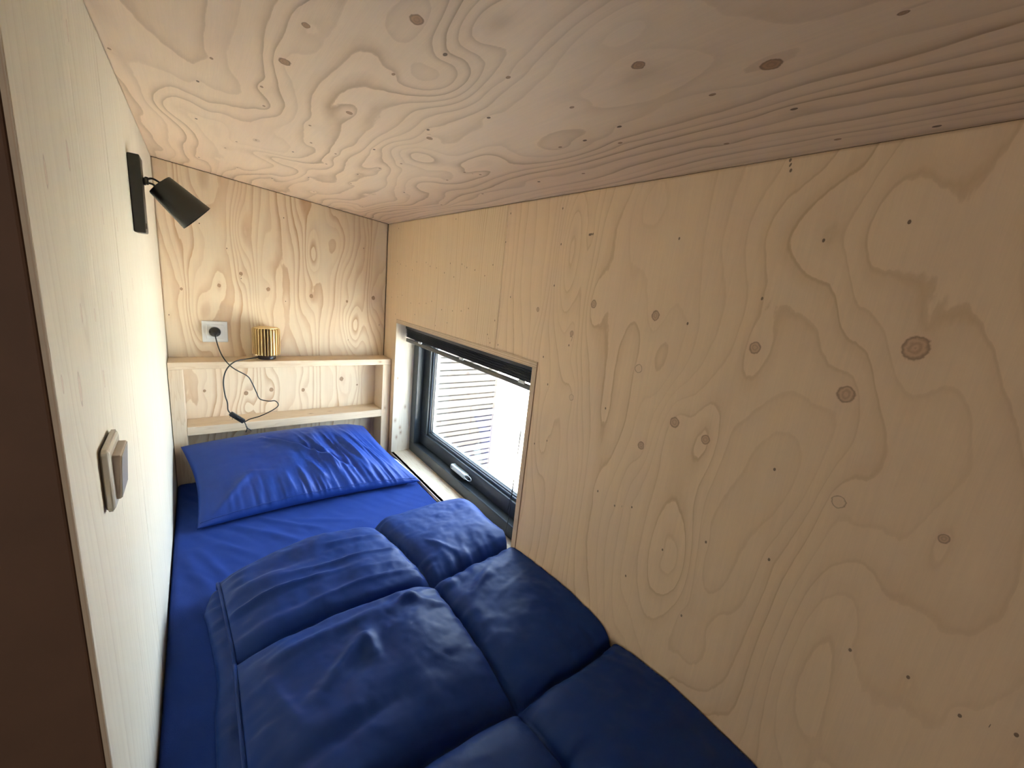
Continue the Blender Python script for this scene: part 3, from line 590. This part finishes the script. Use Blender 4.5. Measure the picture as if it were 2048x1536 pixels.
H = base + wk * np.clip(np.minimum(dl, .03) / .03 + .25, 0, 1) * rise(dt, .05) * (.35 + .65 * np.clip(cell * 2, 0, 1))
H = np.maximum(H, .007)
top = np.stack([X, Y, MZ + H], -1); bot = np.stack([X, Y, np.full_like(X, MZ + .0055)], -1); bot[..., 2] += .004 * (X > W - .003); bot[..., 2] = np.minimum(bot[..., 2], top[..., 2])
edge_ = Tt < 1e-9; bot[edge_] = top[edge_]
du = empty('duvet', (.47, -1.4, MZ), 'dark navy quilted duvet with sewn squares on the bed', 'duvet')
surf('quilted_cover', top, M_duvet, du, bot)
# piped hem on the open side and the lower layer peeping out under it
hem = [Vector((top[0, j, 0] - .001, top[0, j, 1], top[0, j, 2] + .001)) for j in range(0, m_, 3)]
tube('piping', hem, .0040, M_duvet, du, 8)
jj = np.arange(4, m_, 2); k = np.linspace(0, 1, 9); K, J = np.meshgrid(k, jj, indexing='ij')
yy = top[0, jj, 1][None, :].repeat(9, 0); wx = .034 * np.clip((-yy - .78) / .12, .0, 1) + .004 * vnoise(yy / .08, yy * 0, 81)
xx = top[0, jj, 0][None, :] + .006 - K * (wx + .006)
zz = MZ + .0060 + .020 * np.sqrt(np.clip(1 - K ** 2, 0, 1)) + .005 * vnoise(K * 1.5, yy / .016, 82) * (1 - K) * K * 3
zz[-1] = MZ + .0065
b2 = np.stack([xx, yy, np.full_like(xx, MZ + .0055)], -1)
surf('under_layer', np.stack([xx, yy, zz], -1), M_duvet, du, b2)

# ------------------------------------------------------------------ outside
GZ = -2.40
gr = box('ground', (W + .2, -14, GZ - .1), (30, 14, GZ), M_gravel); gr['kind'] = 'structure'
bd = empty('neighbouring_house', (2.5, 3.05, GZ), 'small house with pale horizontal larch siding seen through the window', 'building')
box('wall', (1.2, 3.035, GZ + .001), (3.72, 6.5, .9), M_slot, bd)
zb = GZ + .03; i = 0
while zb < .85:
    hgt = .060 if i % 2 else .092
    box('siding_board', (1.19, 3.0 + (.010 if i % 2 else 0), zb), (3.735, 3.034, zb + hgt), M_siding, bd, .003, 1); zb += hgt + .018; i += 1
box('corner_post', (3.722, 3.012, GZ + .001), (3.765, 3.06, .88), M_slot, bd)
box('roof', (1.0, 2.9, .9), (3.9, 6.6, 1.0), M_render, bd)
fc = box('house_facade', (9.0, -3.0, GZ + .001), (9.6, 9.0, 1.2), M_render); tag(fc, 'white rendered facade beyond the gap, blown out by daylight', 'building')
pp = empty('downpipe_pole', (5.2, 1.0, GZ), 'thin grey pole standing outside near the right edge of the window', 'pole')
lathe('pole', [(.014, 0), (.014, 2.2)], (5.2, 2.35, GZ + .001), (0, 0, 1), M_steel, pp, 12); pp.location = (5.2, 2.35, GZ)
bm = bmesh.new(); rg = random.Random(3)
for i in range(5200):
    x = rg.uniform(3.5, 5.6); y = rg.uniform(.6, 2.6)
    if rg.random() > 1.3 - abs((x - 4.2) * .6) or (y > 2.0 and rg.random() < .6): continue
    a_ = rg.uniform(0, 6.28); h = rg.uniform(.04, .12); wv = Vector((math.cos(a_), math.sin(a_), 0)) * .006; b_ = Vector((x, y, GZ)); tp = b_ + Vector((rg.uniform(-.03, .03), rg.uniform(-.03, .03), h))
    bm.faces.new([bm.verts.new(b_ - wv), bm.verts.new(b_ + wv), bm.verts.new(tp)])
gs = from_bm('grass', bm, M_grass); tag(gs, 'patch of green grass on the pale ground outside the window', 'grass', 'stuff')

for o in list(scene.objects):
    if o.parent is None and o.type == 'EMPTY': rebase(o)
# ------------------------------------------------------------------ lift everything so that the floor is at z = 0
for o in scene.objects:
    if o.parent is None and o.type in ('MESH', 'EMPTY'): o.location.z += Z0
